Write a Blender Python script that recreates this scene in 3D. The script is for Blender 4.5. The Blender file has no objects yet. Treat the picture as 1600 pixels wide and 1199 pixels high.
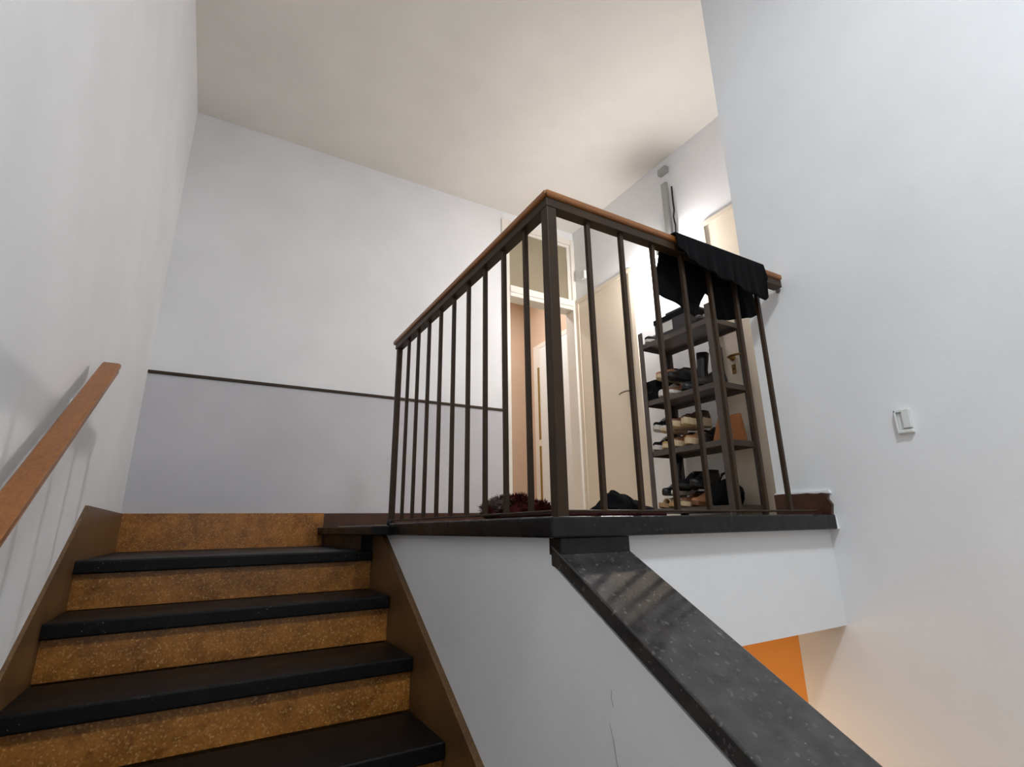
import bpy, math, random
from mathutils import Vector, Matrix
random.seed(7)
PI = math.pi
scene = bpy.context.scene
C = scene.collection
# All coordinates below are written in "survey units" measured from the eye point;
# S turns them into metres and H lifts them so that the half-landing floor is at z = 0.
S = 0.92
H = 1.602 * S
def Wp(p): return Vector((p[0]*S, p[1]*S, p[2]*S + H))

# ------------------------------------------------------------------ camera
cam_d = bpy.data.cameras.new('camera')
cam = bpy.data.objects.new('camera', cam_d); C.objects.link(cam)
cam_d.sensor_fit = 'HORIZONTAL'; cam_d.sensor_width = 36.0
cam_d.lens = 797.92/1600*36
cam_d.shift_x = -(807.95-800)/1600
cam_d.shift_y = (592.31-599.5)/1600
cam_d.clip_start = 0.02
yaw, pitch, roll = 0.5336, 0.2805, -0.0172
fw = Vector((math.sin(yaw)*math.cos(pitch), math.cos(yaw)*math.cos(pitch), math.sin(pitch)))
rt = Vector((math.cos(yaw), -math.sin(yaw), 0)); up = rt.cross(fw)
rt, up = rt*math.cos(roll)+up*math.sin(roll), -rt*math.sin(roll)+up*math.cos(roll)
M = Matrix((rt, up, -fw)).transposed().to_4x4(); M.translation = Wp((0, 0, 0))
cam.matrix_world = M
scene.camera = cam

# ------------------------------------------------------------------ world, exposure
w = bpy.data.worlds.new('world'); scene.world = w; w.use_nodes = True
w.node_tree.nodes['Background'].inputs[0].default_value = (0.6, 0.7, 0.9, 1)
w.node_tree.nodes['Background'].inputs[1].default_value = 0.02
scene.view_settings.view_transform = 'Standard'
scene.view_settings.look = 'None'
scene.view_settings.exposure = 0.30
scene.view_settings.gamma = 1.0
scene.view_settings.use_curve_mapping = False
BULB = 1250.0        # radiance of the bare bulb on the landing
LAMP = 42.0         # watts of the ceiling lamp over the half-landing
LOW = 22.0          # watts of the warm lamp on the floor below
INNER = 15.0         # watts of the lamp in the room behind the open doorway

# ------------------------------------------------------------------ materials
def s2l(c): return tuple(((v/255)/12.92 if v/255 <= .04045 else ((v/255+.055)/1.055)**2.4) for v in c)
class Mat:
    def __init__(s, name, rough=.6, metal=0., spec=.5):
        s.m = bpy.data.materials.new(name); s.m.use_nodes = True
        s.t = s.m.node_tree; s.n = s.t.nodes; s.b = s.n['Principled BSDF']
        s.b.inputs['Roughness'].default_value = rough
        s.b.inputs['Metallic'].default_value = metal
        s.b.inputs['Specular IOR Level'].default_value = spec
        s.co = s.n.new('ShaderNodeTexCoord')
        s.geo = s.n.new('ShaderNodeNewGeometry')
    def link(s, a, b): s.t.links.new(a, b)
    def noise(s, scale, detail=4, rough=.55, stretch=None, world=True):
        n = s.n.new('ShaderNodeTexNoise'); n.inputs['Scale'].default_value = scale
        n.inputs['Detail'].default_value = detail; n.inputs['Roughness'].default_value = rough
        src = s.geo.outputs['Position'] if world else s.co.outputs['Object']
        if stretch:
            mp = s.n.new('ShaderNodeMapping'); mp.inputs['Scale'].default_value = stretch
            s.link(src, mp.inputs['Vector']); src = mp.outputs[0]
        s.link(src, n.inputs['Vector']); return n.outputs['Fac']
    def voro(s, scale, feature='F1'):
        n = s.n.new('ShaderNodeTexVoronoi'); n.inputs['Scale'].default_value = scale; n.feature = feature
        s.link(s.geo.outputs['Position'], n.inputs['Vector']); return n
    def ramp(s, fac, stops, interp='LINEAR'):
        r = s.n.new('ShaderNodeValToRGB'); r.color_ramp.interpolation = interp
        e = r.color_ramp.elements
        while len(e) < len(stops): e.new(.5)
        for el, (p, c) in zip(e, stops): el.position = p; el.color = (*c, 1)
        s.link(fac, r.inputs[0]); return r.outputs[0]
    def mix(s, fac, a, b, mode='MIX'):
        m = s.n.new('ShaderNodeMix'); m.data_type = 'RGBA'; m.blend_type = mode
        for i, v in ((0, fac), (6, a), (7, b)):
            if hasattr(v, 'is_linked'): s.link(v, m.inputs[i])
            elif i == 0: m.inputs[0].default_value = v
            else: m.inputs[i].default_value = (*v, 1)
        return m.outputs[2]
    def col(s, c):
        if hasattr(c, 'is_linked'): s.link(c, s.b.inputs['Base Color'])
        else: s.b.inputs['Base Color'].default_value = (*c, 1)
        return s
    def bump(s, h, strength=.2, dist=.01):
        b = s.n.new('ShaderNodeBump'); b.inputs['Strength'].default_value = strength
        b.inputs['Distance'].default_value = dist
        s.link(h, b.inputs['Height']); s.link(b.outputs[0], s.b.inputs['Normal']); return s
    def rough(s, fac, a, b):
        r = s.n.new('ShaderNodeMapRange'); r.inputs[3].default_value = a; r.inputs[4].default_value = b
        s.link(fac, r.inputs[0]); s.link(r.outputs[0], s.b.inputs['Roughness']); return s
MATS = {}
def paint(name, rgb, var=.04, rough=.65, bump=.12):
    m = Mat(name, rough, spec=.35); c = s2l(rgb)
    d = tuple(v*(1-var*2) for v in c)
    m.col(m.ramp(m.noise(2.2, 6), [(.3, d), (.7, c)]))
    m.bump(m.noise(34, 5), bump, .006); MATS[name] = m.m; return m
def plain(name, rgb, rough=.6, metal=0., var=.12, scale=14, spec=.5, bump=0):
    m = Mat(name, rough, metal, spec); c = s2l(rgb)
    n = m.noise(scale, 4, world=False)
    m.col(m.ramp(n, [(.3, tuple(v*(1-var) for v in c)), (.7, tuple(min(1, v*(1+var)) for v in c))]))
    if bump: m.bump(m.noise(scale*6, 3, world=False), bump, .004)
    MATS[name] = m.m; return m
paint('wall_paint', (239, 240, 242))
paint('ceiling_paint', (240, 236, 230))
paint('dado_paint', (203, 202, 207), .05, .5)
paint('peach_paint', (216, 190, 166))
paint('lower_paint', (212, 156, 88), .05)
paint('door_paint', (228, 215, 196), .03, .45, .04)
paint('frame_paint', (235, 230, 220), .03, .4, .03)
paint('leaf_paint', (236, 240, 240), .02, .25, .02)
plain('transom_glass', (150, 138, 116), .25, var=.05, scale=3)
plain('amber_gap', (140, 112, 46), .2)
plain('steel_brown', (54, 38, 24), .45, 0., .25, 8, .25)
plain('steel_grey', (86, 78, 74), .45, .2, .18, 6)
plain('white_plastic', (226, 228, 226), .4, var=.03)
plain('grey_plastic', (168, 168, 166), .5, var=.05)
plain('black_rubber', (16, 16, 18), .6)
plain('brass', (150, 116, 66), .35, .9)
plain('nickel', (150, 144, 134), .3, .9)
plain('crack_dark', (146, 142, 138), .9)
plain('lamp_metal', (210, 210, 206), .4, .3)
# black dusty fabric
def fabric(name, rgb, rough=.95, var=.4, scale=60):
    m = Mat(name, rough, spec=.15); c = s2l(rgb)
    n = m.noise(scale, 5)
    m.col(m.ramp(n, [(.3, tuple(v*(1-var) for v in c)), (.75, tuple(v*(1+var) for v in c))]))
    m.bump(m.noise(scale*5, 2), .3, .003); MATS[name] = m.m
fabric('black_cloth', (6, 5, 8)); fabric('red_pile', (66, 20, 20), .95, .55, 40)
fabric('grey_pile', (150, 140, 134), .95, .3, 40); fabric('mat_red', (56, 24, 22), .9, .4, 50)
fabric('canvas_black', (20, 20, 24), .85); fabric('canvas_grey', (92, 90, 92), .85)
for nm, rgb, ro in (('leather_brown', (112, 70, 44), .45), ('leather_tan', (168, 120, 82), .5), ('leather_black', (20, 18, 20), .35),
                    ('leather_dark', (62, 40, 30), .4), ('sole_cream', (206, 184, 150), .6), ('sole_white', (214, 210, 204), .55),
                    ('sole_black', (22, 20, 20), .7), ('shoe_white', (208, 204, 200), .6), ('cork', (178, 142, 100), .8),
                    ('opening_dark', (30, 26, 24), .9), ('lining_cream', (176, 156, 130), .9),  # the dark one paints the shade inside shoe openings
                    ('paper_brown', (150, 96, 54), .8), ('box_grey', (62, 60, 62), .7), ('print_white', (216, 214, 210), .7), ('foil_gold', (180, 142, 82), .45)):
    plain(nm, rgb, ro, bump=.1)
# wood handrails: stretched grain
def wood(name, a, b, stretch):
    m = Mat(name, .32, spec=.5)
    n = m.noise(9, 7, .65, stretch); n2 = m.noise(3, 3)
    c = m.ramp(n, [(.28, s2l(a)), (.7, s2l(b))])
    c = m.mix(.25, c, m.ramp(n2, [(.35, s2l(a)), (.65, s2l(b))]))
    m.col(c).bump(n, .08, .003); m.rough(n2, .22, .42); MATS[name] = m.m
wood('wood_y', (112, 66, 26), (160, 100, 46), (14, 1.2, 14))
wood('wood_x', (112, 66, 26), (160, 100, 46), (1.2, 14, 14))
# polished dark granite with pale specks
def granite(name, base, dark, speck, rough=.12, amount=.1, spec=.5):
    m = Mat(name, rough, spec=spec)
    v = m.voro(150); v2 = m.voro(74); n = m.noise(24, 6)
    c = m.ramp(n, [(.35, s2l(dark)), (.7, s2l(base))])
    c = m.mix(m.ramp(v.outputs['Color'], [(.88-amount, (0, 0, 0)), (.99, (1, 1, 1))]), c, s2l(speck))
    f = m.ramp(v2.outputs['Distance'], [(.06, (1, 1, 1)), (.13, (0, 0, 0))])
    g = m.n.new('ShaderNodeMath'); g.operation = 'MULTIPLY'; m.link(f, g.inputs[0]); m.link(m.ramp(m.noise(8, 3), [(.52, (0, 0, 0)), (.62, (1, 1, 1))]), g.inputs[1])
    c = m.mix(g.outputs[0], c, s2l((132, 130, 128)))
    m.col(c); m.rough(m.noise(6, 3), rough*.7, rough*1.5); MATS[name] = m.m
granite('granite_coping', (68, 65, 63), (48, 46, 46), (104, 100, 96), .08, .06)
granite('granite_slab', (22, 23, 24), (9, 10, 11), (40, 42, 42), .25, .03, .3)
granite('granite_tread', (17, 14, 14), (6, 5, 6), (36, 32, 28), .42, .03, .2)
# brown speckled terrazzo
def terrazzo(name, a, b, hi, dk, rough=.3):
    m = Mat(name, rough)
    v = m.voro(210); n = m.noise(9, 8, .75); n3 = m.noise(110, 5, .75)
    c = m.ramp(n, [(.38, s2l(a)), (.62, s2l(b))])
    c = m.mix(.35, c, m.ramp(n3, [(.35, s2l(dk)), (.65, s2l(b))]))
    c = m.mix(m.ramp(v.outputs['Color'], [(.70, (0, 0, 0)), (.95, (.55, .55, .55))]), c, s2l(hi))
    v2 = m.voro(150)
    c = m.mix(m.ramp(v2.outputs['Distance'], [(.1, (.7, .7, .7)), (.2, (0, 0, 0))]), c, s2l(dk))
    m.col(c).bump(n3, .12, .003); m.rough(n, rough*.7, rough*1.5); MATS[name] = m.m
terrazzo('terrazzo_gold', (108, 64, 22), (182, 118, 48), (232, 186, 116), (76, 46, 20), .28)
terrazzo('terrazzo_brown', (82, 58, 32), (114, 82, 46), (140, 106, 66), (64, 44, 24), .35)
terrazzo('terrazzo_dark', (52, 28, 16), (78, 44, 26), (98, 62, 40), (34, 18, 12), .3)
terrazzo('floor_terrazzo', (176, 160, 136), (200, 186, 164), (222, 212, 194), (140, 122, 98), .3)  # unseen floors, colour lightened to bounce light back up
def emit(name, rgb, st):
    m = bpy.data.materials.new(name); m.use_nodes = True
    b = m.node_tree.nodes['Principled BSDF']; b.inputs['Base Color'].default_value = (*rgb, 1)
    b.inputs['Emission Color'].default_value = (*rgb, 1); b.inputs['Emission Strength'].default_value = st; MATS[name] = m
emit('bulb_glow', (1, .95, .92), BULB)

# ------------------------------------------------------------------ mesh helpers
WL = {}
class MB:
    def __init__(s): s.v = []; s.f = []
    def add(s, vs, fs):
        o = len(s.v); s.v += [Vector(p) for p in vs]; s.f += [tuple(i+o for i in f) for f in fs]; return s
    def hexa(s, p):   # 4 bottom (ccw from above), 4 top
        return s.add(p, [(3,2,1,0),(4,5,6,7),(0,1,5,4),(1,2,6,5),(2,3,7,6),(3,0,4,7)])
    def box(s, x0, x1, y0, y1, z0, z1):
        return s.hexa([(x0,y0,z0),(x1,y0,z0),(x1,y1,z0),(x0,y1,z0),(x0,y0,z1),(x1,y0,z1),(x1,y1,z1),(x0,y1,z1)])
    def prism(s, poly, axis, a, b):
        # poly: 2-D outline; axis 'X' -> (y,z), 'Y' -> (x,z), 'Z' -> (x,y)
        def q(p, t): return {'X': (t, p[0], p[1]), 'Y': (p[0], t, p[1]), 'Z': (p[0], p[1], t)}[axis]
        n = len(poly)
        return s.add([q(p, a) for p in poly]+[q(p, b) for p in poly],
                     [tuple(range(n))[::-1], tuple(range(n, 2*n))]+[(i, (i+1) % n, n+(i+1) % n, n+i) for i in range(n)])
    def tube(s, pts, r, n=8, caps=True):
        pts = [Vector(p) for p in pts]; rings = []
        rr = r if isinstance(r, (list, tuple)) else [r]*len(pts)
        for i, p in enumerate(pts):
            t = (pts[min(i+1, len(pts)-1)]-pts[max(i-1, 0)]).normalized()
            a = Vector((0, 0, 1)) if abs(t.z) < .9 else Vector((1, 0, 0))
            u = t.cross(a).normalized(); v = t.cross(u)
            rings.append([p+(u*math.cos(2*PI*k/n)+v*math.sin(2*PI*k/n))*rr[i] for k in range(n)])
        vs = [q for r_ in rings for q in r_]; fs = []
        for i in range(len(pts)-1):
            for k in range(n):
                k2 = (k+1) % n; fs.append((i*n+k, i*n+k2, (i+1)*n+k2, (i+1)*n+k))
        if caps: fs += [tuple(range(n))[::-1], tuple(range(len(vs)-n, len(vs)))]
        return s.add(vs, fs)
    def lathe(s, prof, n=20, c=(0, 0, 0), axis=(0, 0, 1)):
        ax = Vector(axis).normalized(); a = Vector((1, 0, 0)) if abs(ax.x) < .9 else Vector((0, 1, 0))
        u = ax.cross(a).normalized(); v = ax.cross(u); c = Vector(c); vs = []; fs = []
        for r, h in prof:
            vs += [c+ax*h+(u*math.cos(2*PI*k/n)+v*math.sin(2*PI*k/n))*max(r, 1e-5) for k in range(n)]
        for i in range(len(prof)-1):
            for k in range(n):
                k2 = (k+1) % n; fs.append((i*n+k, i*n+k2, (i+1)*n+k2, (i+1)*n+k))
        fs += [tuple(range(n))[::-1], tuple(range(len(vs)-n, len(vs)))]
        return s.add(vs, fs)
    def xf(s, mat):
        s.v = [mat @ p for p in s.v]; return s
    def build(s, name, mat, parent=None, smooth=False, bevel=0, seg=2, subsurf=0, solid=0, kind=None):
        ws = [Wp(p) for p in s.v]
        lo = Vector([min(p[i] for p in ws) for i in range(3)]); hi = Vector([max(p[i] for p in ws) for i in range(3)])
        org = Vector(((lo.x+hi.x)/2, (lo.y+hi.y)/2, lo.z))
        me = bpy.data.meshes.new(name); me.from_pydata([p-org for p in ws], [], s.f); me.validate()
        import bmesh
        bm = bmesh.new(); bm.from_mesh(me); bmesh.ops.recalc_face_normals(bm, faces=bm.faces); bm.to_mesh(me); bm.free()
        me.materials.append(MATS[mat])
        if smooth:
            for p in me.polygons: p.use_smooth = True
        o = bpy.data.objects.new(name, me); C.objects.link(o)
        place(o, org, parent)
        if solid: m = o.modifiers.new('solid', 'SOLIDIFY'); m.thickness = solid; m.offset = 0
        if bevel:
            m = o.modifiers.new('bevel', 'BEVEL'); m.width = bevel*S; m.segments = seg; m.limit_method = 'ANGLE'; m.angle_limit = .6
        if subsurf: m = o.modifiers.new('sub', 'SUBSURF'); m.levels = subsurf; m.render_levels = subsurf
        if kind: o['kind'] = kind
        return o
def place(o, worg, parent=None):
    WL[o] = worg.copy()
    if parent: o.parent = parent; o.location = worg - WL[parent]
    else: o.location = worg
def again(src, name, worg, parent):          # same mesh data, another piece
    o = src.copy(); C.objects.link(o); o.name = name; place(o, worg, parent); return o
def thing(name, label, cat, base, group=None):
    o = bpy.data.objects.new(name, None); C.objects.link(o); o.empty_display_size = .05
    place(o, Wp(base)); return tag(o, label, cat, group)
def tag(o, label, cat, group=None):
    o['label'] = label; o['category'] = cat
    if group: o['group'] = group
    return o
def struct(o, label=None):
    o['kind'] = 'structure'
    if label: o['label'] = label
    return o
B = lambda *a: MB().box(*a)

# ------------------------------------------------------------------ survey numbers
XW, YB, ZC = -.45, 3.9, 3.037         # left wall, back wall, ceiling
XR, YE = 2.04, 1.338                  # right stair wall and where it ends
XD = 3.03                             # wall with the doors
ZL = .022                             # landing floor
ZM = -1.602                           # half-landing floor
ZB = -3.22                            # floor below
Y1, G, Z1, RI = 2.7716, .3321, -.1063, .187   # top tread nose, going, level, rise
XP = .781                             # stair face of the parapet wall
YF = 1.148                            # front face of the landing beam
YR = -3.2                            # wall behind the viewer
SL = .563

# ------------------------------------------------------------------ the shell
wl = struct(B(XW-.12, XW, YR-.12, YB+.12, ZB-.1, ZC).build('wall_left', 'wall_paint'), 'white plastered wall beside the stairs carrying the wooden handrail')
wb = struct(B(XW-.02, 2.17, YB, YB+.12, ZB-.1, ZC).build('wall_back', 'wall_paint'), 'white back wall with grey dado below a dark strip')
B(XW, 2.149, YB-.004, YB+.02, -.11, .985).build('dado', 'dado_paint', wb)
B(XW, 2.149, YB-.016, YB+.01, .984, 1.004).build('dado_strip', 'steel_brown', wb, bevel=.003)
struct(B(2.171, XD+.12, YB, YB+.12, 2.951, ZC).build('wall_header', 'wall_paint', None), 'white wall strip above the transom window')
struct(B(XR, XR+.12, YR-.12, YE, ZB-.1, ZC).build('wall_right', 'wall_paint'), 'tall white wall on the right of the stairwell')
struct(B(XR+.1, XD+.12, YE-.14, YE-.001, ZB-.1, ZC).build('wall_return', 'wall_paint'), 'white return wall beside the landing')
wc = struct(B(XD, XD+.12, YE-.02, YB+.12, -.35, ZC).build('wall_corridor', 'wall_paint'), 'white landing wall holding two beige doors')
struct(B(XW-.12, XR+.12, YR-.12, YR, ZB-.1, ZC).build('wall_rear', 'wall_paint'), 'white wall behind the half landing')
struct(B(XW-.12, XD+.7, YR-.12, 5.75, ZC, ZC+.12).build('ceiling', 'ceiling_paint'), 'plain off white ceiling over the stairwell')
# landing floor with its deep beam face, quarter landing below it
struct(B(.80, XD+.02, YF, YB+.02, -.364, ZL-.004).build('floor_landing', 'floor_terrazzo'), 'upper landing floor behind the railing')
struct(B(.98, XR+.01, YF-.004, YF+.1, -.364, -.03).build('wall_fascia', 'wall_paint'), 'white beam face under the landing edge')
struct(B(.80, XD+.02, YF+.09, YB+.02, -.38, -.362).build('ceiling_lower', 'wall_paint'), 'underside of the upper landing')
# parapet wall between the two flights
cz = lambda y: -.0808+(y-1.1)*SL           # top of the sloping coping
pp = [(.36, ZB), (YB, ZB), (YB, -.032), (YF, -.032), (YF, cz(YF)-.05), (.36, cz(.36)-.05)]
wp = struct(MB().prism(pp, 'X', XP, .985).build('wall_parapet', 'wall_paint'), 'white sloping parapet wall between the two flights')
crk = MB()
for pts in ([(.952, -.336), (.955, -.352), (.949, -.366)], [(.965, -.40), (.955, -.43), (.948, -.47), (.930, -.50), (.926, -.53)]):
    crk.tube([(XP-.0004, y, z) for y, z in pts], [.0004]+[.0008]*(len(pts)-2)+[.0004], 5)
crk.build('crack', 'crack_dark', wp)
# half landing, lower flight, floor below
struct(B(XW, XR, YR, Y1-7*G+.03, ZM-.15, ZM).build('floor_half_landing', 'floor_terrazzo'), 'half landing floor between the flights')
struct(B(XW-.1, XD+.1, YR, YB+.1, ZB-.1, ZB).build('floor_lower', 'floor_terrazzo'), 'floor of the storey below')
struct(B(XD, XD+.12, YE-.02, YB+.12, ZB, -.36).build('wall_lower', 'lower_paint'), 'orange painted wall on the storey below')
struct(B(.98, XD+.02, YB-.03, YB+.001, ZB, -.37).build('wall_lower_back', 'lower_paint'), 'orange painted back wall on the storey below')
# room behind the open doorway
struct(B(1.75, 3.62, 5.62, 5.72, -.1, ZC).build('wall_inner', 'peach_paint'), 'peach wall of the room behind the doorway')
wi = struct(B(3.45, 3.55, YB+.1, 5.64, -.1, ZC).build('wall_inner_right', 'peach_paint'), 'peach side wall of the inner room')
struct(B(1.75, 1.85, YB+.1, 5.64, -.1, ZC).build('wall_inner_left', 'peach_paint'), 'peach side wall of the inner room, far side')
struct(B(XD+.1, 3.47, YB+.02, YB+.12, -.1, ZC).build('wall_inner_front', 'peach_paint'), 'peach wall beside the doorway')
struct(B(1.75, 3.5, YB-.01, 5.64, -.1, ZL-.004).build('floor_inner', 'floor_terrazzo'), 'floor of the inner room')

# ------------------------------------------------------------------ stairs
st = thing('staircase', 'flight of speckled brown stairs with black stone treads beside the sloping parapet', 'staircase', (.16, 1.6, ZM))
tr = B(XW+.006, .757, Y1, Y1+G, Z1-.052, Z1).build('tread', 'granite_tread', st, bevel=.007, seg=3)
rs = B(XW+.004, .757, Y1+.03, Y1+.055, Z1-RI, Z1-.05).build('riser', 'terrazzo_gold', st)
for i in range(1, 8):
    d = Vector((0, -i*G*S, -i*RI*S))
    again(tr, 'tread', WL[tr]+d, st); again(rs, 'riser', WL[rs]+d, st)
poly = [(Y1+.05, Z1-.03), (YB, Z1-.03), (YB, Z1-.3)]
for i in range(8): pass
core = [(Y1+.054, Z1-.05)]
for i in range(8):
    y = Y1+.054-i*G; z = Z1-.05-i*RI
    core += [(y, z-RI if i < 7 else ZM-.05)]
    if i < 7: core += [(y-G, z-RI)]
core += [(.5, ZM-.2), (Y1+.06, Z1-.5)]
MB().prism(core, 'X', XW+.006, .757).build('stair_core', 'terrazzo_brown', st)
# quarter landing at the head of the flight
ql = B(XW+.006, XP-.002, Y1+.3, YB-.002, Z1-.06, Z1-.001).build('quarter_landing', 'granite_tread', st)
# step up to the landing
lt = B(.667, .80, 2.47, YB, -.032, .012).build('landing_tread', 'granite_tread', st, bevel=.006)
B(.700, .757, 2.80, YB, Z1-.02, -.03).build('landing_riser', 'granite_tread', st)
# skirtings
zsr = lambda y: -.041+(y-2.61)*.588
struct(MB().prism([(.4, zsr(.4)), (2.61, -.041), (2.63, -.034), (3.15, -.034), (3.15, -.5), (.4, ZM)], 'X', XP-.023, XP+.005).build('trim_1', 'terrazzo_brown', bevel=.002), 'sloping brown skirting on the parapet side of the stairs')
zsl = lambda y: .113+(y-2.818)*.694
struct(MB().prism([(.34, zsl(.34)), (2.818, .113), (YB, .109), (YB, Z1-.05), (2.7, Z1-.3), (.34, ZM)], 'X', XW-.005, XW+.012).build('trim_2', 'terrazzo_brown', bevel=.002), 'sloping brown skirting on the handrail wall of the stairs')
struct(B(XW+.01, .702, YB-.02, YB+.01, Z1-.02, .110).build('trim_3', 'terrazzo_gold', bevel=.002), 'tall golden brown skirting under the grey dado')
struct(B(.669, 2.16, YB-.018, YB+.01, -.02, .108).build('trim_4', 'terrazzo_dark', bevel=.002), 'low dark brown skirting under the grey dado on the landing')
# broken skirting piece on the right wall
pts = [(1.118, .028), (1.112, .060), (1.125, .082), (1.121, .100), (1.145, .104), (1.17, .101), (1.20, .106), (1.25, .104), (1.29, .108), (YE+.004, .107), (YE+.004, .02), (1.118, .02)]
sk = struct(MB().prism(pts, 'X', XR-.014, XR+.004).build('trim_5', 'terrazzo_dark', bevel=.002), 'chipped dark brown skirting on the right wall by the railing')
MB().prism([(1.113, .10), (1.118, .112), (1.18, .111), (1.27, .113), (YE+.004, .113), (YE+.004, .106), (1.2, .105)], 'X', XR-.009, XR+.004).build('plaster_bed', 'wall_paint', sk)
# black granite edging of the landing
sl = struct(MB().prism([(.745, 1.10), (2.018, 1.10), (2.018, 1.40), (1.02, 1.40), (1.02, 2.475), (.745, 2.475)], 'Z', -.031, ZL).build('trim_6', 'granite_slab', bevel=.005), 'black granite edging along the landing under the railing')
MB().prism([(1.105, -.03), (1.112, .018), (1.128, .021), (1.13, -.03)], 'X', 2.014, XR+.002).build('plaster_patch', 'wall_paint', sl)
# sloping coping
cop = [(.33, cz(.33)), (1.13, cz(1.13)), (1.16, -.047), (1.16, -.10), (1.13, cz(1.13)-.042), (.33, cz(.33)-.042)]
struct(MB().prism(cop, 'X', .777, 1.014).build('trim_7', 'granite_coping', bevel=.004), 'sloping speckled granite coping on the parapet')
struct(B(.779, 1.010, 1.116, 1.17, -.074, -.030).build('trim_8', 'granite_slab', bevel=.003), 'black granite block between the coping and the landing edge')

# lower flight (going down behind the parapet)
s2 = thing('staircase', 'lower flight of brown stairs going down behind the parapet', 'staircase', (1.5, 1.5, ZB))
t2 = B(.99, XR-.002, .48-.01, .48+G+.03, ZM-RI-.05, ZM-RI).build('tread', 'granite_tread', s2, bevel=.006)
r2 = B(.99, XR-.002, .48, .50, ZM-RI, ZM-.0).build('riser', 'terrazzo_gold', s2)
for i in range(1, 8):
    d = Vector((0, i*G*S, -i*RI*S))
    again(t2, 'tread', WL[t2]+d, s2); again(r2, 'riser', WL[r2]+d, s2)
r3 = again(r2, 'riser', WL[r2]+Vector((0, 8*G*S, -8*RI*S)), s2)

# ------------------------------------------------------------------ railing
XN, YN, ZT = .815, 1.165, .968
rl = thing('stair_railing', 'dark steel railing with square balusters and wooden top rail around the landing corner', 'railing', (1.3, 1.5, ZL))
ZBAR = .040
nw = B(XN-.018, XN+.018, YN-.018, YN+.018, ZL-.004, ZT+.004).build('newel_post', 'steel_brown', rl, bevel=.003)
ep = B(XN-.014, XN+.014, 2.659, 2.687, ZL-.012, ZT+.004).build('end_post', 'steel_brown', rl, bevel=.003)
MB().lathe([(.012, 0), (.017, .006), (.017, .022), (.010, .032), (.001, .034)], 12, (XN-.01, 2.66, .012)).build('post_shoe', 'black_rubber', rl, smooth=True)
b0 = None
for k in range(9):
    x, y = XN, 1.31+k*.1497
    if b0 is None: b0 = B(x-.0078, x+.0078, y-.0078, y+.0078, ZBAR-.004, ZT+.004).build('baluster', 'steel_brown', rl, bevel=.002); by = y
    else: again(b0, 'baluster', WL[b0]+Vector((0, (y-by)*S, 0)), rl)
for x in (.968, 1.113, 1.262, 1.410, 1.556, 1.706, 1.846):
    again(b0, 'baluster', Vector((x*S, YN*S, WL[b0].z)), rl)
MB().prism([(XN-.02, YN-.02), (2.008, YN-.02), (2.008, YN+.02), (XN+.02, YN+.02), (XN+.02, 2.69), (XN-.02, 2.69)], 'Z', ZT, ZT+.032).build('top_bar', 'steel_brown', rl, bevel=.002)
MB().prism([(XN-.014, YN-.014), (2.0, YN-.014), (2.0, YN+.014), (XN+.014, YN+.014), (XN+.014, 2.68), (XN-.014, 2.68)], 'Z', ZBAR-.007, ZBAR).build('bottom_bar', 'steel_brown', rl, bevel=.002)
hw = .029
MB().prism([(XN-hw, YN-hw), (XN+hw, YN+hw), (XN+hw, 2.712), (XN-hw, 2.712)], 'Z', ZT+.031, 1.024).build('wooden_rail', 'wood_y', rl, bevel=.008, seg=3)
MB().prism([(XN-hw, YN-hw), (2.008, YN-hw), (2.008, YN+hw), (XN+hw, YN+hw)], 'Z', ZT+.031, 1.024).build('wooden_rail', 'wood_x', rl, bevel=.008, seg=3)
br = MB().tube([(1.985, YN, .982), (2.02, YN+.01, .978), (XR+.003, YN+.02, .975)], .011, 8)
br.build('wall_bracket', 'steel_grey', rl, smooth=True)
MB().tube([(XN-.01, 2.62, .972), (XN-.02, 2.60, .955), (XN-.024, 2.575, .955), (XN-.018, 2.568, .965)], .0035, 6).build('wire_hook', 'steel_brown', rl, smooth=True)

# ------------------------------------------------------------------ wall handrail on the left
hs = .70; zt = lambda y: .622+(y-2.365)*hs
hr = thing('wall_handrail', 'sloping wooden handrail fixed along the white wall beside the stairs', 'handrail', (-.39, 1.4, zt(.5)))
prof = [(-.028, -.046), (.020, -.046), (.028, -.036), (.026, -.026), (.030, -.016), (.030, -.006), (.022, 0), (-.024, 0), (-.030, -.007), (-.030, -.038)]
mb = MB(); y0, y1 = .45, 2.365; n = len(prof)
vs = [(-.388+a, y0, zt(y0)+b) for a, b in prof]+[(-.388+a, y1, zt(y1)+b) for a, b in prof]
mb.add(vs, [tuple(range(n))[::-1], tuple(range(n, 2*n))]+[(i, (i+1) % n, n+(i+1) % n, n+i) for i in range(n)])
mb.build('rail', 'wood_y', hr, bevel=.002)
for y in (2.22, 1.35, .6):
    z = zt(y)-.04
    MB().tube([(-.388, y, z), (-.392, y, z-.04), (-.415, y, z-.058), (XW-.002, y, z-.06)], .007, 8).lathe([(.022, 0), (.022, .006), (.018, .009)], 14, (XW-.001, y, z-.06), (1, 0, 0)).build('bracket', 'white_plastic', hr, smooth=True)

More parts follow.
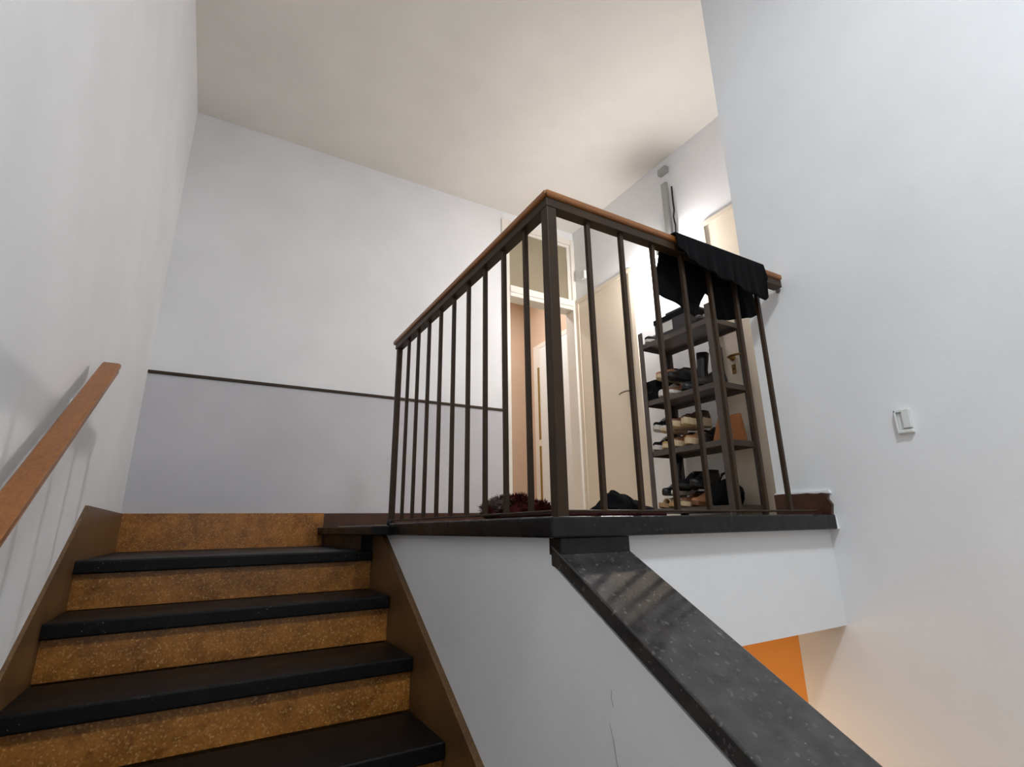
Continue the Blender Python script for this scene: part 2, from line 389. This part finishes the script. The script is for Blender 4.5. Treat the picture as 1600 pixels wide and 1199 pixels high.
# ------------------------------------------------------------------ doors of the landing
def flush_door(name, y0, y1, handle_y, hinge_far, label):
    d = struct(B(XD-.012, XD+.002, y0, y1, ZL, 2.19).build(name, 'door_paint', bevel=.003), label)
    fr = MB().box(XD-.02, XD+.002, y0-.05, y0+.002, ZL, 2.19).box(XD-.02, XD+.002, y1-.002, y1+.05, ZL, 2.19).box(XD-.02, XD+.002, y0-.05, y1+.05, 2.1905, 2.235)
    fr.build('door_frame', 'door_paint', d, bevel=.003)
    sgn = 1 if hinge_far else -1
    hx = XD-.012
    hd = MB().lathe([(.022, 0), (.022, .006), (.011, .012), (.009, .045)], 14, (hx, handle_y, 1.10), (-1, 0, 0))
    hd.tube([(hx-.045, handle_y-sgn*.006, 1.10), (hx-.05, handle_y+sgn*.03, 1.102), (hx-.05, handle_y+sgn*.08, 1.098), (hx-.046, handle_y+sgn*.115, 1.090)], [.009, .009, .008, .006], 8)
    h = hd.build('door_handle', 'nickel' if hinge_far else 'brass', d, smooth=True)
    kp = MB().box(hx-.004, hx+.001, handle_y-.017, handle_y+.017, .985, 1.055).build('keyhole_plate', 'nickel' if hinge_far else 'brass', d, bevel=.004)
    MB().lathe([(.007, 0), (.007, .003)], 10, (hx-.003, handle_y, 1.022), (-1, 0, 0)).build('keyhole', 'black_rubber', kp)
    return d
flush_door('door_1', 3.09, 3.84, 3.165, True, 'beige flush door beside the open doorway with lever handle')
flush_door('door_2', 1.46, 2.235, 2.15, False, 'beige flush door beside the shoe rack with brass lever handle')

# open doorway in the back wall: frame, transom, and the white door in the room behind
df = struct(MB().box(2.15, 2.235, YB-.014, YB+.125, ZL, 2.95).box(2.985, XD+.002, YB-.014, YB+.125, ZL, 2.95).box(2.2352, 2.9848, YB-.013, YB+.125, 2.885, 2.95)
            .build('door_3', 'frame_paint', bevel=.004), 'white frame of the open doorway with a transom window')
B(2.2352, 2.9848, YB-.018, YB+.125, 2.125, 2.165).build('transom_bar', 'frame_paint', df, bevel=.004)
B(2.2352, 2.9848, YB-.024, YB+.125, 2.166, 2.235).build('transom_bar', 'frame_paint', df, bevel=.004)
win = struct(B(2.236, 2.984, YB+.02, YB+.034, 2.236, 2.884).build('window_1', 'transom_glass'), 'tan frosted transom pane over the open doorway')
B(2.945, 2.9845, YB+.004, YB+.05, 2.2355, 2.855).build('window_frame', 'frame_paint', win, bevel=.003)
B(2.2355, 2.9845, YB+.004, YB+.05, 2.8552, 2.8845).build('window_frame', 'frame_paint', win, bevel=.003)
# small white box on the wall between doorway corner and door
bz = tag(MB().box(XD-.028, XD+.001, 3.70, 3.76, 2.42, 2.51).build('junction_box', 'white_plastic', bevel=.005), 'small white plastic box on the wall above the beige door', 'junction box')
# white door inside
d4 = struct(B(3.425, 3.452, 4.38, 5.215, ZL, 2.20).build('door_4', 'leaf_paint', bevel=.004), 'glossy white door seen through the open doorway')
B(3.425, 3.452, 5.215, 5.37, ZL, 2.26).build('door_frame', 'frame_paint', d4, bevel=.003)
B(3.421, 3.452, 4.30, 4.38, ZL, 2.199).build('door_frame', 'frame_paint', d4, bevel=.003)
B(3.422, 3.452, 4.30, 5.214, 2.20, 2.26).build('door_frame', 'frame_paint', d4, bevel=.003)
for z0, z1 in ((.12, .94), (1.02, 1.95)):  # amber strips stand in for the gap of the ajar door
    B(3.4215, 3.43, 5.235, 5.275, z0, z1).build('gap_strip', 'amber_gap', d4)

# ------------------------------------------------------------------ lamp, conduit, cable on the landing wall
BX, BY, BZ = 2.935, 2.632, 2.105
lm = thing('wall_lamp', 'lit bare bulb in a white holder on the wall above the shoe rack', 'lamp', (BX, BY, BZ-.06))
MB().lathe([(.05, 0), (.05, .012), (.04, .02)], 20, (XD+.001, BY, BZ+.12), (-1, 0, 0)).build('wall_plate', 'white_plastic', lm, smooth=True)
MB().tube([(XD-.01, BY, BZ+.12), (BX+.03, BY, BZ+.125), (BX+.01, BY, BZ+.115), (BX, BY, BZ+.09)], .009, 10).build('arm', 'white_plastic', lm, smooth=True)
so = MB().lathe([(.012, 0), (.020, -.010), (.025, -.05), (.031, -.090), (.031, -.096)], 18, (BX, BY, BZ+.095)).build('socket_shade', 'white_plastic', lm, smooth=True)  # flared socket put above the bulb to shade the ceiling
MB().lathe([(.029, 0), (.0305, -.016), (.028, -.040), (.019, -.056), (.008, -.063), (.001, -.064)], 20, (BX, BY, BZ)).build('bulb', 'bulb_glow', lm, smooth=True)
cd = tag(B(XD-.03, XD+.001, 2.545, 2.60, 2.29, 2.80).build('cable_trunking', 'grey_plastic', bevel=.004), 'vertical grey plastic cable trunking on the landing wall', 'conduit')
tag(B(XD-.045, XD+.001, 2.52, 2.61, 2.885, 2.945).build('junction_box', 'grey_plastic', bevel=.006), 'grey junction box at the head of the cable trunking', 'junction box')
cb = MB().tube([(XD-.006, 2.505, 2.73), (XD-.008, 2.507, 2.60), (XD-.010, 2.503, 2.50), (XD-.016, 2.512, 2.44), (XD-.012, 2.505, 2.36), (XD-.010, 2.515, 2.26), (XD-.034, 2.55, 2.235), (XD-.010, 2.59, 2.225)], .0065, 8)
tag(cb.build('cable', 'black_rubber', smooth=True), 'dark cable running down the wall beside the trunking', 'cable')

# ------------------------------------------------------------------ white holder on the right wall
sw = thing('wall_holder', 'small white plastic holder fixed on the plain right wall', 'wall holder', (XR-.01, .82, .282))
B(XR-.006, XR+.001, .797, .845, .284, .366).build('back_plate', 'white_plastic', sw, bevel=.002)
B(XR-.018, XR-.004, .797, .822, .300, .366).build('cover', 'white_plastic', sw, bevel=.003)
B(XR-.016, XR-.004, .797, .845, .284, .296).build('tray', 'white_plastic', sw, bevel=.003)
B(XR-.016, XR-.004, .838, .845, .290, .366).build('side_rib', 'white_plastic', sw, bevel=.002)
B(XR-.016, XR-.004, .820, .845, .357, .366).build('top_rib', 'white_plastic', sw, bevel=.002)
B(XR-.0075, XR-.005, .824, .837, .30, .355).build('recess', 'white_plastic', sw)

# ------------------------------------------------------------------ shoe rack
RX0, RX1, RY0, RY1 = 2.68, 2.99, 2.03, 2.70
rk = thing('shoe_rack', 'dark grey metal shoe rack with four shelves against the landing wall', 'rack', (2.835, 2.365, ZL))
def upright(x, y, sx, sy, top):
    t = .006; l = .042
    MB().prism([(x, y), (x+sx*l, y), (x+sx*l, y+sy*t), (x+sx*t, y+sy*t), (x+sx*t, y+sy*l), (x, y+sy*l)], 'Z', ZL-.003, top).build('upright', 'steel_grey', rk)
upright(RX0, RY1, 1, -1, 1.40); upright(RX1, RY1, -1, -1, 1.40); upright(RX0, RY0, 1, 1, 1.40); upright(RX1, RY0, -1, 1, 1.40)
SH = [.07, .465, .835, 1.275]
for z in SH:
    sh = MB().box(RX0+.004, RX1-.004, RY0+.004, RY1-.004, z+.026, z+.03)
    sh.box(RX0+.004, RX0+.010, RY0+.004, RY1-.004, z-.006, z+.028).box(RX1-.010, RX1-.004, RY0+.004, RY1-.004, z-.006, z+.028)
    sh.box(RX0+.004, RX1-.004, RY0+.004, RY0+.010, z-.006, z+.028).box(RX0+.004, RX1-.004, RY1-.010, RY1-.004, z-.006, z+.028)
    sh.build('shelf', 'steel_grey', rk, bevel=.001)

# shoes: lofted uppers on shaped soles. local frame: x forward (toe), y side, z up, metres/S
def shoe(name, label, cat, pos, rot, L=.27, upper='leather_brown', sole='sole_cream', opening_fill='opening_dark', style='shoe', side=1, tilt=0., roll=0., group=None, sole_h=.024):
    mat = Matrix.Translation(Vector(pos)) @ Matrix.Rotation(rot, 4, 'Z') @ Matrix.Rotation(tilt, 4, 'Y') @ Matrix.Rotation(roll, 4, 'X')
    wid = lambda t: .5*L*(.205+.105*math.exp(-((t-.70)/.22)**2)+.035*math.exp(-((t-.12)/.18)**2))*min(1, math.sqrt(max(0, 1-((t-.5)/.5)**8)))*(1 if t > .06 else .8)
    cen = lambda t: side*.006*L/.27*math.sin(PI*min(1, max(0, (t-.3)/.7)))
    N = 14; ts = [.005+.99*i/N for i in range(N+1)]
    out = [(L*(t-.5), cen(t)+wid(t)*1.06) for t in ts]+[(L*(t-.5), cen(t)-wid(t)*1.06) for t in reversed(ts)]
    o = thing(name, label, cat, pos, group)
    m = MB(); n = len(out)
    lift = lambda x: .012*max(0, (x/L+.5-.8)/.2)**2
    hz = lambda x: sole_h*(1+(.35 if x < -.1*L else 0))
    vs = [(x, y, lift(x)) for x, y in out]+[(x, y, hz(x)+lift(x)) for x, y in out]
    m.add(vs, [tuple(range(n))[::-1], tuple(range(n, 2*n))]+[(i, (i+1) % n, n+(i+1) % n, n+i) for i in range(n)])
    m.xf(mat).build('sole', sole, o, bevel=.003)
    if style == 'sandal':
        for t0, hgt, wd in ((.62, .05, .03), (.40, .055, .024)):
            s_ = MB()
            for j in range(9):
                a = PI*j/8; y = cen(t0)+wid(t0)*1.05*math.cos(a); z = sole_h*.6+hgt*math.sin(a)
                s_.v += [Vector((L*(t0-.5)-wd, y, z)), Vector((L*(t0-.5)+wd, y, z))]
            s_.f = [(2*j, 2*j+1, 2*j+3, 2*j+2) for j in range(8)]
            s_.xf(mat).build('strap', upper, o, smooth=True, solid=.004)
        return o
    K = 10; m = MB(); top = {'shoe': .078, 'sneaker': .092, 'boot': .10}[style]*L/.27
    ht = lambda t: top*(.40+.60*(1/(1+math.exp((t-.60)*14))))*min(1, math.sqrt(max(0.02, 1-((t-.5)/.503)**10)))+(.012 if t < .12 else 0)
    for t in ts:
        for k in range(K+1):
            a = PI*k/K; e = .75
            cy_, sy_ = math.cos(a), math.sin(a)
            y = cen(t)+wid(t)*math.copysign(abs(cy_)**e, cy_)*(1-.22*sy_*(1 if t < .6 else .3))
            m.v.append(Vector((L*(t-.5), y, sole_h*.8+lift(L*(t-.5))+ht(t)*sy_**e)))
    for i in range(N):
        for k in range(K):
            m.f.append((i*(K+1)+k, i*(K+1)+k+1, (i+1)*(K+1)+k+1, (i+1)*(K+1)+k))
    m.f += [tuple(range(K+1)), tuple(range(N*(K+1), N*(K+1)+K+1))]
    uo = m.xf(mat).build('upper', upper, o, smooth=True)
    zt_ = sole_h*.8+top
    if style == 'boot':
        sh_ = MB().tube([(-.25*L, 0, zt_*.5), (-.25*L, 0, zt_*.9), (-.27*L, 0, zt_+.05), (-.285*L, side*.006, zt_+.11), (-.30*L, side*.012, zt_+.17)], [wid(.2)*1.15, wid(.2)*1.25, wid(.2)*1.12, wid(.2)*1.22, wid(.2)*1.32], 14)
        sh_.xf(mat).build('shaft', upper, o, smooth=True)
        MB().lathe([(wid(.2)*1.1, 0), (wid(.2)*1.1, .004)], 14, (-.30*L, side*.012, zt_+.168)).xf(mat).build('opening_fill', opening_fill, uo)
    else:
        el = [(L*(.22-.5)+.19*L*math.cos(2*PI*k/14), wid(.2)*.62*math.sin(2*PI*k/14)) for k in range(14)]
        MB().prism(el, 'Z', zt_*.80, zt_+.003).xf(mat).build('opening_fill', opening_fill, uo, bevel=.003)  # solid cap over the closed upper; dark caps paint the hollow's shade
        if style == 'sneaker':
            lc = MB()
            for q in range(4):
                t = .46+q*.065; z = sole_h*.8+ht(t)+.003
                lc.tube([(L*(t-.5), cen(t)-wid(t)*.5, z-.006), (L*(t-.5)+.004, cen(t), z+.002), (L*(t-.5), cen(t)+wid(t)*.5, z-.006)], .0035, 5)
            lc.xf(mat).build('laces', sole, uo, smooth=True)
    return o
def sz(i): return SH[i]+.031
g3 = 'shoes on the rack'
IN = PI            # toe pointing out of the rack (towards -x)
# top shelf
bx = thing('shoe_box', 'dark grey shoe box with white label on the top shelf of the rack', 'box', (2.82, 2.39, sz(3)))
bd = B(2.70, 2.95, 2.24, 2.54, sz(3), sz(3)+.14).build('box_body', 'box_grey', bx, bevel=.002)
B(2.695, 2.955, 2.235, 2.545, sz(3)+.112, sz(3)+.15).build('lid', 'canvas_black', bx, bevel=.003)
B(2.6975, 2.7005, 2.37, 2.49, sz(3)+.03, sz(3)+.102).build('box_label', 'print_white', bd)
pk = thing('shoe_box', 'low black flat box lying on the grey shoe box', 'box', (2.83, 2.33, sz(3)+.15))
B(2.73, 2.94, 2.24, 2.45, sz(3)+.15, sz(3)+.18).build('box_body', 'canvas_black', pk, bevel=.004)
B(2.728, 2.942, 2.238, 2.452, sz(3)+.168, sz(3)+.183).build('lid', 'box_grey', pk, bevel=.003)
shoe('sneaker', 'black sneaker with white laces on top shelf beside the grey box', 'shoe', (2.82, 2.625, sz(3)), IN, .28, 'canvas_black', 'sole_white', style='sneaker', group=g3)
shoe('sneaker', 'charcoal sneaker behind the black garment on the top shelf', 'shoe', (2.83, 2.16, sz(3)), IN+.05, .27, 'canvas_grey', 'sole_black', style='sneaker', side=-1, group=g3)
# second shelf
bb = thing('storage_box', 'black fabric box at the end of the second shelf from top', 'box', (2.79, 2.635, sz(2)))
B(2.70, 2.93, 2.585, 2.685, sz(2), sz(2)+.15).build('box_body', 'canvas_black', bb, bevel=.006)
MB().tube([(2.698, 2.61, sz(2)+.09), (2.69, 2.62, sz(2)+.06), (2.69, 2.65, sz(2)+.06), (2.698, 2.66, sz(2)+.09)], .004, 6).build('handle', 'leather_black', bb, smooth=True)
shoe('sneaker', 'white sneaker under the tan shoe on the second shelf', 'shoe', (2.81, 2.53, sz(2)), IN, .28, 'shoe_white', 'sole_white', style='sneaker', group=g3)
shoe('leather_shoe', 'tan leather shoe lying on the white sneaker, second shelf from top', 'shoe', (2.80, 2.535, sz(2)+.134), IN+.02, .27, 'leather_tan', 'sole_cream', group=g3, sole_h=.03)
shoe('leather_shoe', 'brown leather shoe beside the white sneaker on the second shelf', 'shoe', (2.80, 2.43, sz(2)), IN-.03, .27, 'leather_brown', 'sole_white', side=-1, group=g3)
shoe('leather_shoe', 'black leather shoe stacked on a brown shoe, second shelf', 'shoe', (2.80, 2.43, sz(2)+.116), IN-.02, .27, 'leather_black', 'sole_black', side=-1, group=g3)
shoe('boot', 'black tall boot on the second shelf beside the brown shoes', 'boot', (2.82, 2.32, sz(2)), IN, .29, 'leather_black', 'sole_black', style='boot', group=g3)
shoe('boot', 'black tall boot at the end of the second shelf near the brass handled door', 'boot', (2.82, 2.185, sz(2)), IN, .29, 'leather_black', 'sole_black', style='boot', side=-1, group=g3)
# third shelf
shoe('sneaker', 'black sneaker with white sole at the end of the third shelf', 'shoe', (2.81, 2.635, sz(1)), IN, .27, 'canvas_black', 'sole_white', style='sneaker', sole_h=.034, group=g3)
shoe('sneaker', 'white soled black sneaker stacked on top of another, third shelf', 'shoe', (2.82, 2.63, sz(1)+.144), IN+.03, .26, 'canvas_black', 'shoe_white', style='sneaker', sole_h=.036, side=-1, group=g3)
shoe('slipper', 'gold coloured slipper on the third shelf beside the black sneaker', 'shoe', (2.79, 2.535, sz(1)), IN, .25, 'foil_gold', 'sole_cream', 'lining_cream', group=g3, sole_h=.03)
shoe('slipper', 'white slipper lying on the gold slipper of the third shelf', 'shoe', (2.79, 2.535, sz(1)+.118), IN-.03, .25, 'shoe_white', 'sole_cream', 'lining_cream', group=g3)
shoe('leather_shoe', 'brown shoe with cream sole on the third shelf beside the gold slipper', 'shoe', (2.80, 2.437, sz(1)), IN-.03, .27, 'leather_brown', 'sole_cream', side=-1, sole_h=.04, group=g3)
shoe('leather_shoe', 'tan shoe with thick cream sole in the middle of the third shelf', 'shoe', (2.80, 2.337, sz(1)), IN+.03, .27, 'leather_tan', 'sole_cream', sole_h=.042, group=g3)
shoe('leather_shoe', 'brown shoe stacked on the brown shoe below it, third shelf', 'shoe', (2.79, 2.435, sz(1)+.132), IN+.02, .27, 'leather_brown', 'sole_cream', sole_h=.040, group=g3)
shoe('leather_shoe', 'cream soled dark shoe on top of the third shelf pile', 'shoe', (2.79, 2.33, sz(1)+.134), IN-.02, .27, 'leather_dark', 'sole_cream', side=-1, sole_h=.044, group=g3)
shoe('sneaker', 'black shoe beside the folded paper bag on the third shelf', 'shoe', (2.82, 2.23, sz(1)), IN, .28, 'leather_black', 'sole_black', style='sneaker', group=g3)
pb = MB(); bt = sz(1)
pb.hexa([(2.705, 2.05, bt), (2.93, 2.06, bt), (2.93, 2.165, bt), (2.705, 2.15, bt), (2.705, 2.075, bt+.14), (2.92, 2.075, bt+.19), (2.91, 2.10, bt+.19), (2.71, 2.10, bt+.14)])
tag(pb.build('paper_bag', 'paper_brown', bevel=.003), 'folded brown paper bag at the end of the third shelf', 'bag')
# bottom shelf
shoe('sandal', 'cream sandal at the end of the bottom shelf', 'sandal', (2.80, 2.63, sz(0)), IN, .25, 'sole_cream', 'cork', style='sandal', sole_h=.028, group=g3)
shoe('sandal', 'cream sandal beside the brown shoe on the bottom shelf', 'sandal', (2.80, 2.53, sz(0)), IN, .25, 'sole_cream', 'cork', style='sandal', side=-1, sole_h=.028, group=g3)
shoe('boot', 'black boot standing on a cream sandal of the bottom shelf', 'boot', (2.83, 2.632, sz(0)+.086), IN, .22, 'leather_black', 'sole_black', style='boot', group=g3)
shoe('sneaker', 'black sneaker lying on a cream sandal of the bottom shelf', 'shoe', (2.83, 2.53, sz(0)+.085), IN, .25, 'canvas_black', 'sole_white', style='sneaker', side=-1, group=g3)
shoe('leather_shoe', 'brown shoe on the bottom shelf beside the cream sandal', 'shoe', (2.80, 2.43, sz(0)), IN, .27, 'leather_brown', 'sole_cream', group=g3, sole_h=.03)
shoe('leather_shoe', 'tan brown shoe next to the black bag on the bottom shelf', 'shoe', (2.80, 2.33, sz(0)), IN, .27, 'leather_tan', 'leather_brown', side=-1, group=g3, sole_h=.03)
shoe('sneaker', 'black sneaker stacked on the brown shoe, bottom shelf', 'shoe', (2.81, 2.436, sz(0)+.122), IN+.01, .28, 'canvas_black', 'sole_black', style='sneaker', group=g3)
shoe('sneaker', 'black leather shoe stacked over the tan brown shoe, bottom shelf', 'shoe', (2.81, 2.328, sz(0)+.122), IN-.01, .28, 'leather_black', 'sole_black', style='sneaker', side=-1, group=g3)
bag = thing('duffel_bag', 'black fabric bag at the end of the bottom shelf', 'bag', (2.83, 2.185, sz(0)))
mb = MB(); N = 10
for i in range(N+1):
    t = i/N; x = 2.70+.25*t; r = .075*(1-abs(2*t-1)**4*.5)
    for k in range(12): mb.v.append(Vector((x, 2.185+r*.85*math.cos(2*PI*k/12), sz(0)+.068+max(-.068, r*1.2*math.sin(2*PI*k/12)+.01*math.sin(9*t+k)))))
for i in range(N):
    for k in range(12): mb.f.append((i*12+k, i*12+(k+1) % 12, (i+1)*12+(k+1) % 12, (i+1)*12+k))
mb.f += [tuple(range(12)), tuple(range(N*12, N*12+12))]
mb.build('bag_body', 'canvas_black', bag, smooth=True)
MB().tube([(2.75, 2.175, sz(0)+.14), (2.77, 2.165, sz(0)+.19), (2.83, 2.165, sz(0)+.21), (2.88, 2.165, sz(0)+.19), (2.90, 2.175, sz(0)+.14)], .008, 7).build('bag_handle', 'canvas_black', bag, smooth=True)

# ------------------------------------------------------------------ black garment over the railing
def sheet(nu, nv, fn):
    m = MB()
    for i in range(nu+1):
        for j in range(nv+1): m.v.append(Vector(fn(i/nu, j/nv)))
    for i in range(nu):
        for j in range(nv): m.f.append((i*(nv+1)+j, i*(nv+1)+j+1, (i+1)*(nv+1)+j+1, (i+1)*(nv+1)+j))
    return m
def lerp(tab, x):
    for (a, va), (b, vb) in zip(tab, tab[1:]):
        if x <= b: return va+(vb-va)*max(0, (x-a)/(b-a))
    return tab[-1][1]
front = [(1.33, .98), (1.37, .955), (1.40, .93), (1.46, .915), (1.56, .895), (1.66, .885), (1.71, .868), (1.80, .865), (1.84, .862), (1.853, .875), (1.857, .955), (1.88, .96)]
back = [(1.30, .80), (1.34, .79), (1.40, .765), (1.46, .738), (1.49, .722), (1.515, .745), (1.53, .79), (1.555, .835), (1.575, .82), (1.588, .76), (1.60, .735), (1.64, .742), (1.70, .76), (1.76, .775), (1.80, .785), (1.83, .80), (1.88, .82)]
XA, XB = 1.352, 1.862
def cloth(u, v):
    x = XA+(XB-XA)*u
    zf = lerp(front, x); zb = lerp(back, x)
    yf, yb, zt_ = YN-.041, YN+.041, 1.0305
    wv = .005*math.sin(x*38)+.003*math.sin(x*91+1)
    if v < .3:
        t = v/.3; z = zf+(zt_-.01-zf)*t; y = yf-abs(wv)*(1-t)*1.4
        y = min(y, yf)
    elif v < .5:
        t = (v-.3)/.2; a = PI*t; y = YN-math.cos(a)*.041; z = zt_-.01+.012*math.sin(a)**.5
    else:
        t = (v-.5)/.5; z = zt_-.01+(zb*1.055-zt_+.01)*t; y = yb+(.010+wv)*t+.006*t
    tb = max(0, (v-.5)/.5); xx = (x-.09*tb*(1-u)**3)*(1+.042*tb)
    return (xx, y, z)
gm = sheet(96, 60, cloth).build('black_garment', 'black_cloth', smooth=True, solid=.005)
tag(gm, 'black garment draped over the wooden rail of the railing', 'clothes')

# ------------------------------------------------------------------ mat, shaggy rug and black cloth on the landing
mt = MB().prism([(.85, 1.188), (1.235, 1.188), (1.25, 1.20), (1.25, 1.55), (1.235, 1.565), (.85, 1.565), (.838, 1.55), (.838, 1.20)], 'Z', ZL, ZL+.012)
tag(mt.build('door_mat', 'mat_red', bevel=.005), 'thin dark red mat lying at the corner of the landing', 'mat')
rg = thing('shaggy_rug', 'rolled shaggy dark red rug with pale fringe behind the balusters', 'rug', (.97, 1.72, ZL))
def rug(u, v):
    a = 2*PI*v; x = .895+.28*u
    hgt = .105*math.sin(PI*(.12+.80*u))**.7*(1-.55*u); rad = .10
    nz = .01*math.sin(13*u+5*a)+.006*math.sin(31*u-3*a)
    zz = ZL+hgt*.5+(hgt*.5+nz*.5)*math.sin(a)
    return (x+nz, 1.73+(rad+nz)*math.cos(a)*(.5+.5*math.sin(PI*(.1+.8*u))), max(ZL, zz))
rgm = sheet(24, 28, rug)
rgm.f += [tuple(range(29)), tuple(range(24*29, 25*29))]
rgm.build('rug_body', 'red_pile', rg, smooth=True)
def strands(pts, length, rad, name, mat, par):
    m = MB()
    for p, nrm in pts:
        d = (nrm+Vector((random.uniform(-.6, .6), random.uniform(-.6, .6), random.uniform(-.3, .5)))).normalized()
        l = length*random.uniform(.6, 1.3); s_ = d.cross(Vector((random.random(), random.random(), random.random()+.1))).normalized()*rad
        tip = p+d*l+Vector((0, 0, -.25*l)); mid = p+d*l*.55
        m.add([p-s_, p+s_, mid+s_*.8, tip, mid-s_*.8], [(0, 1, 2, 4), (4, 2, 3)])
    m.build(name, mat, par, kind='stuff')
red, grey = [], []
for _ in range(2600):
    u, v = random.random(), random.random()*.5+(-.02)
    p = Vector(rug(u, v)); a = 2*PI*v
    n = Vector((-.6 if u < .15 else 0, math.cos(a), math.sin(a)+.1))
    (grey if u < .13+.05*random.random() and random.random() < .6 else red).append((p, n))
for _ in range(240):
    u, v = random.random()*.12, random.random()*.5
    grey.append((Vector(rug(u, v)), Vector((-1, .2*math.cos(2*PI*v), math.sin(2*PI*v)*.8))))
strands(red, .022, .0012, 'pile', 'red_pile', rg); strands(grey, .026, .0011, 'fringe', 'grey_pile', rg)
def lump(u, v):
    x = 1.055+.165*u; prof_ = lerp([(0, .012), (.12, .03), (.20, .055), (.27, .060), (.38, .057), (.60, .040), (.80, .022), (1, .006)], u)
    y = 1.205+.15*v; b = math.sin(PI*v)**.6
    nz = .006*math.sin(17*u+7*v)+.004*math.sin(41*u-9*v)
    return (x+.008*math.sin(11*v), y, ZL+.012+prof_*b*(1+.0)+abs(nz)*b)
lm2 = sheet(30, 18, lump)
tag(lm2.build('crumpled_cloth', 'black_cloth', smooth=True, solid=.006), 'small crumpled black cloth on the dark red mat', 'cloth')

# ------------------------------------------------------------------ lamps out of view
def ceiling_lamp(light, pos, rad, watts, col, label):
    o = thing('ceiling_lamp', label, 'lamp', (pos[0], pos[1], pos[2]-.09))
    MB().lathe([(rad*1.08, 0), (rad*1.1, -.03), (rad*1.02, -.045)], 28, pos).build('housing', 'lamp_metal', o, smooth=True)
    MB().lathe([(rad, -.04), (rad*.95, -.06), (rad*.7, -.078), (rad*.3, -.087), (.001, -.09)], 28, pos).build('diffuser', 'white_plastic', o, smooth=True)
    l = bpy.data.lights.new(light, 'AREA'); l.shape = 'DISK'; l.size = rad*2*S; l.energy = watts; l.color = col
    lo = bpy.data.objects.new(light, l); C.objects.link(lo); lo.parent = o; lo.location = (0, 0, -.012)
    return o
ceiling_lamp('half_landing_lamp_offscreen', (.60, -.70, ZC+.002), .22, LAMP, (.90, .96, 1), 'round ceiling lamp above the half landing')
ceiling_lamp('lower_storey_lamp_offscreen', (1.55, 2.3, -.379), .12, LOW, (1, .66, .36), 'warm round ceiling lamp under the upper landing')
ceiling_lamp('inner_room_lamp_offscreen', (2.6, 4.7, ZC+.002), .12, INNER, (.97, .98, 1), 'round ceiling lamp in the room behind the doorway')
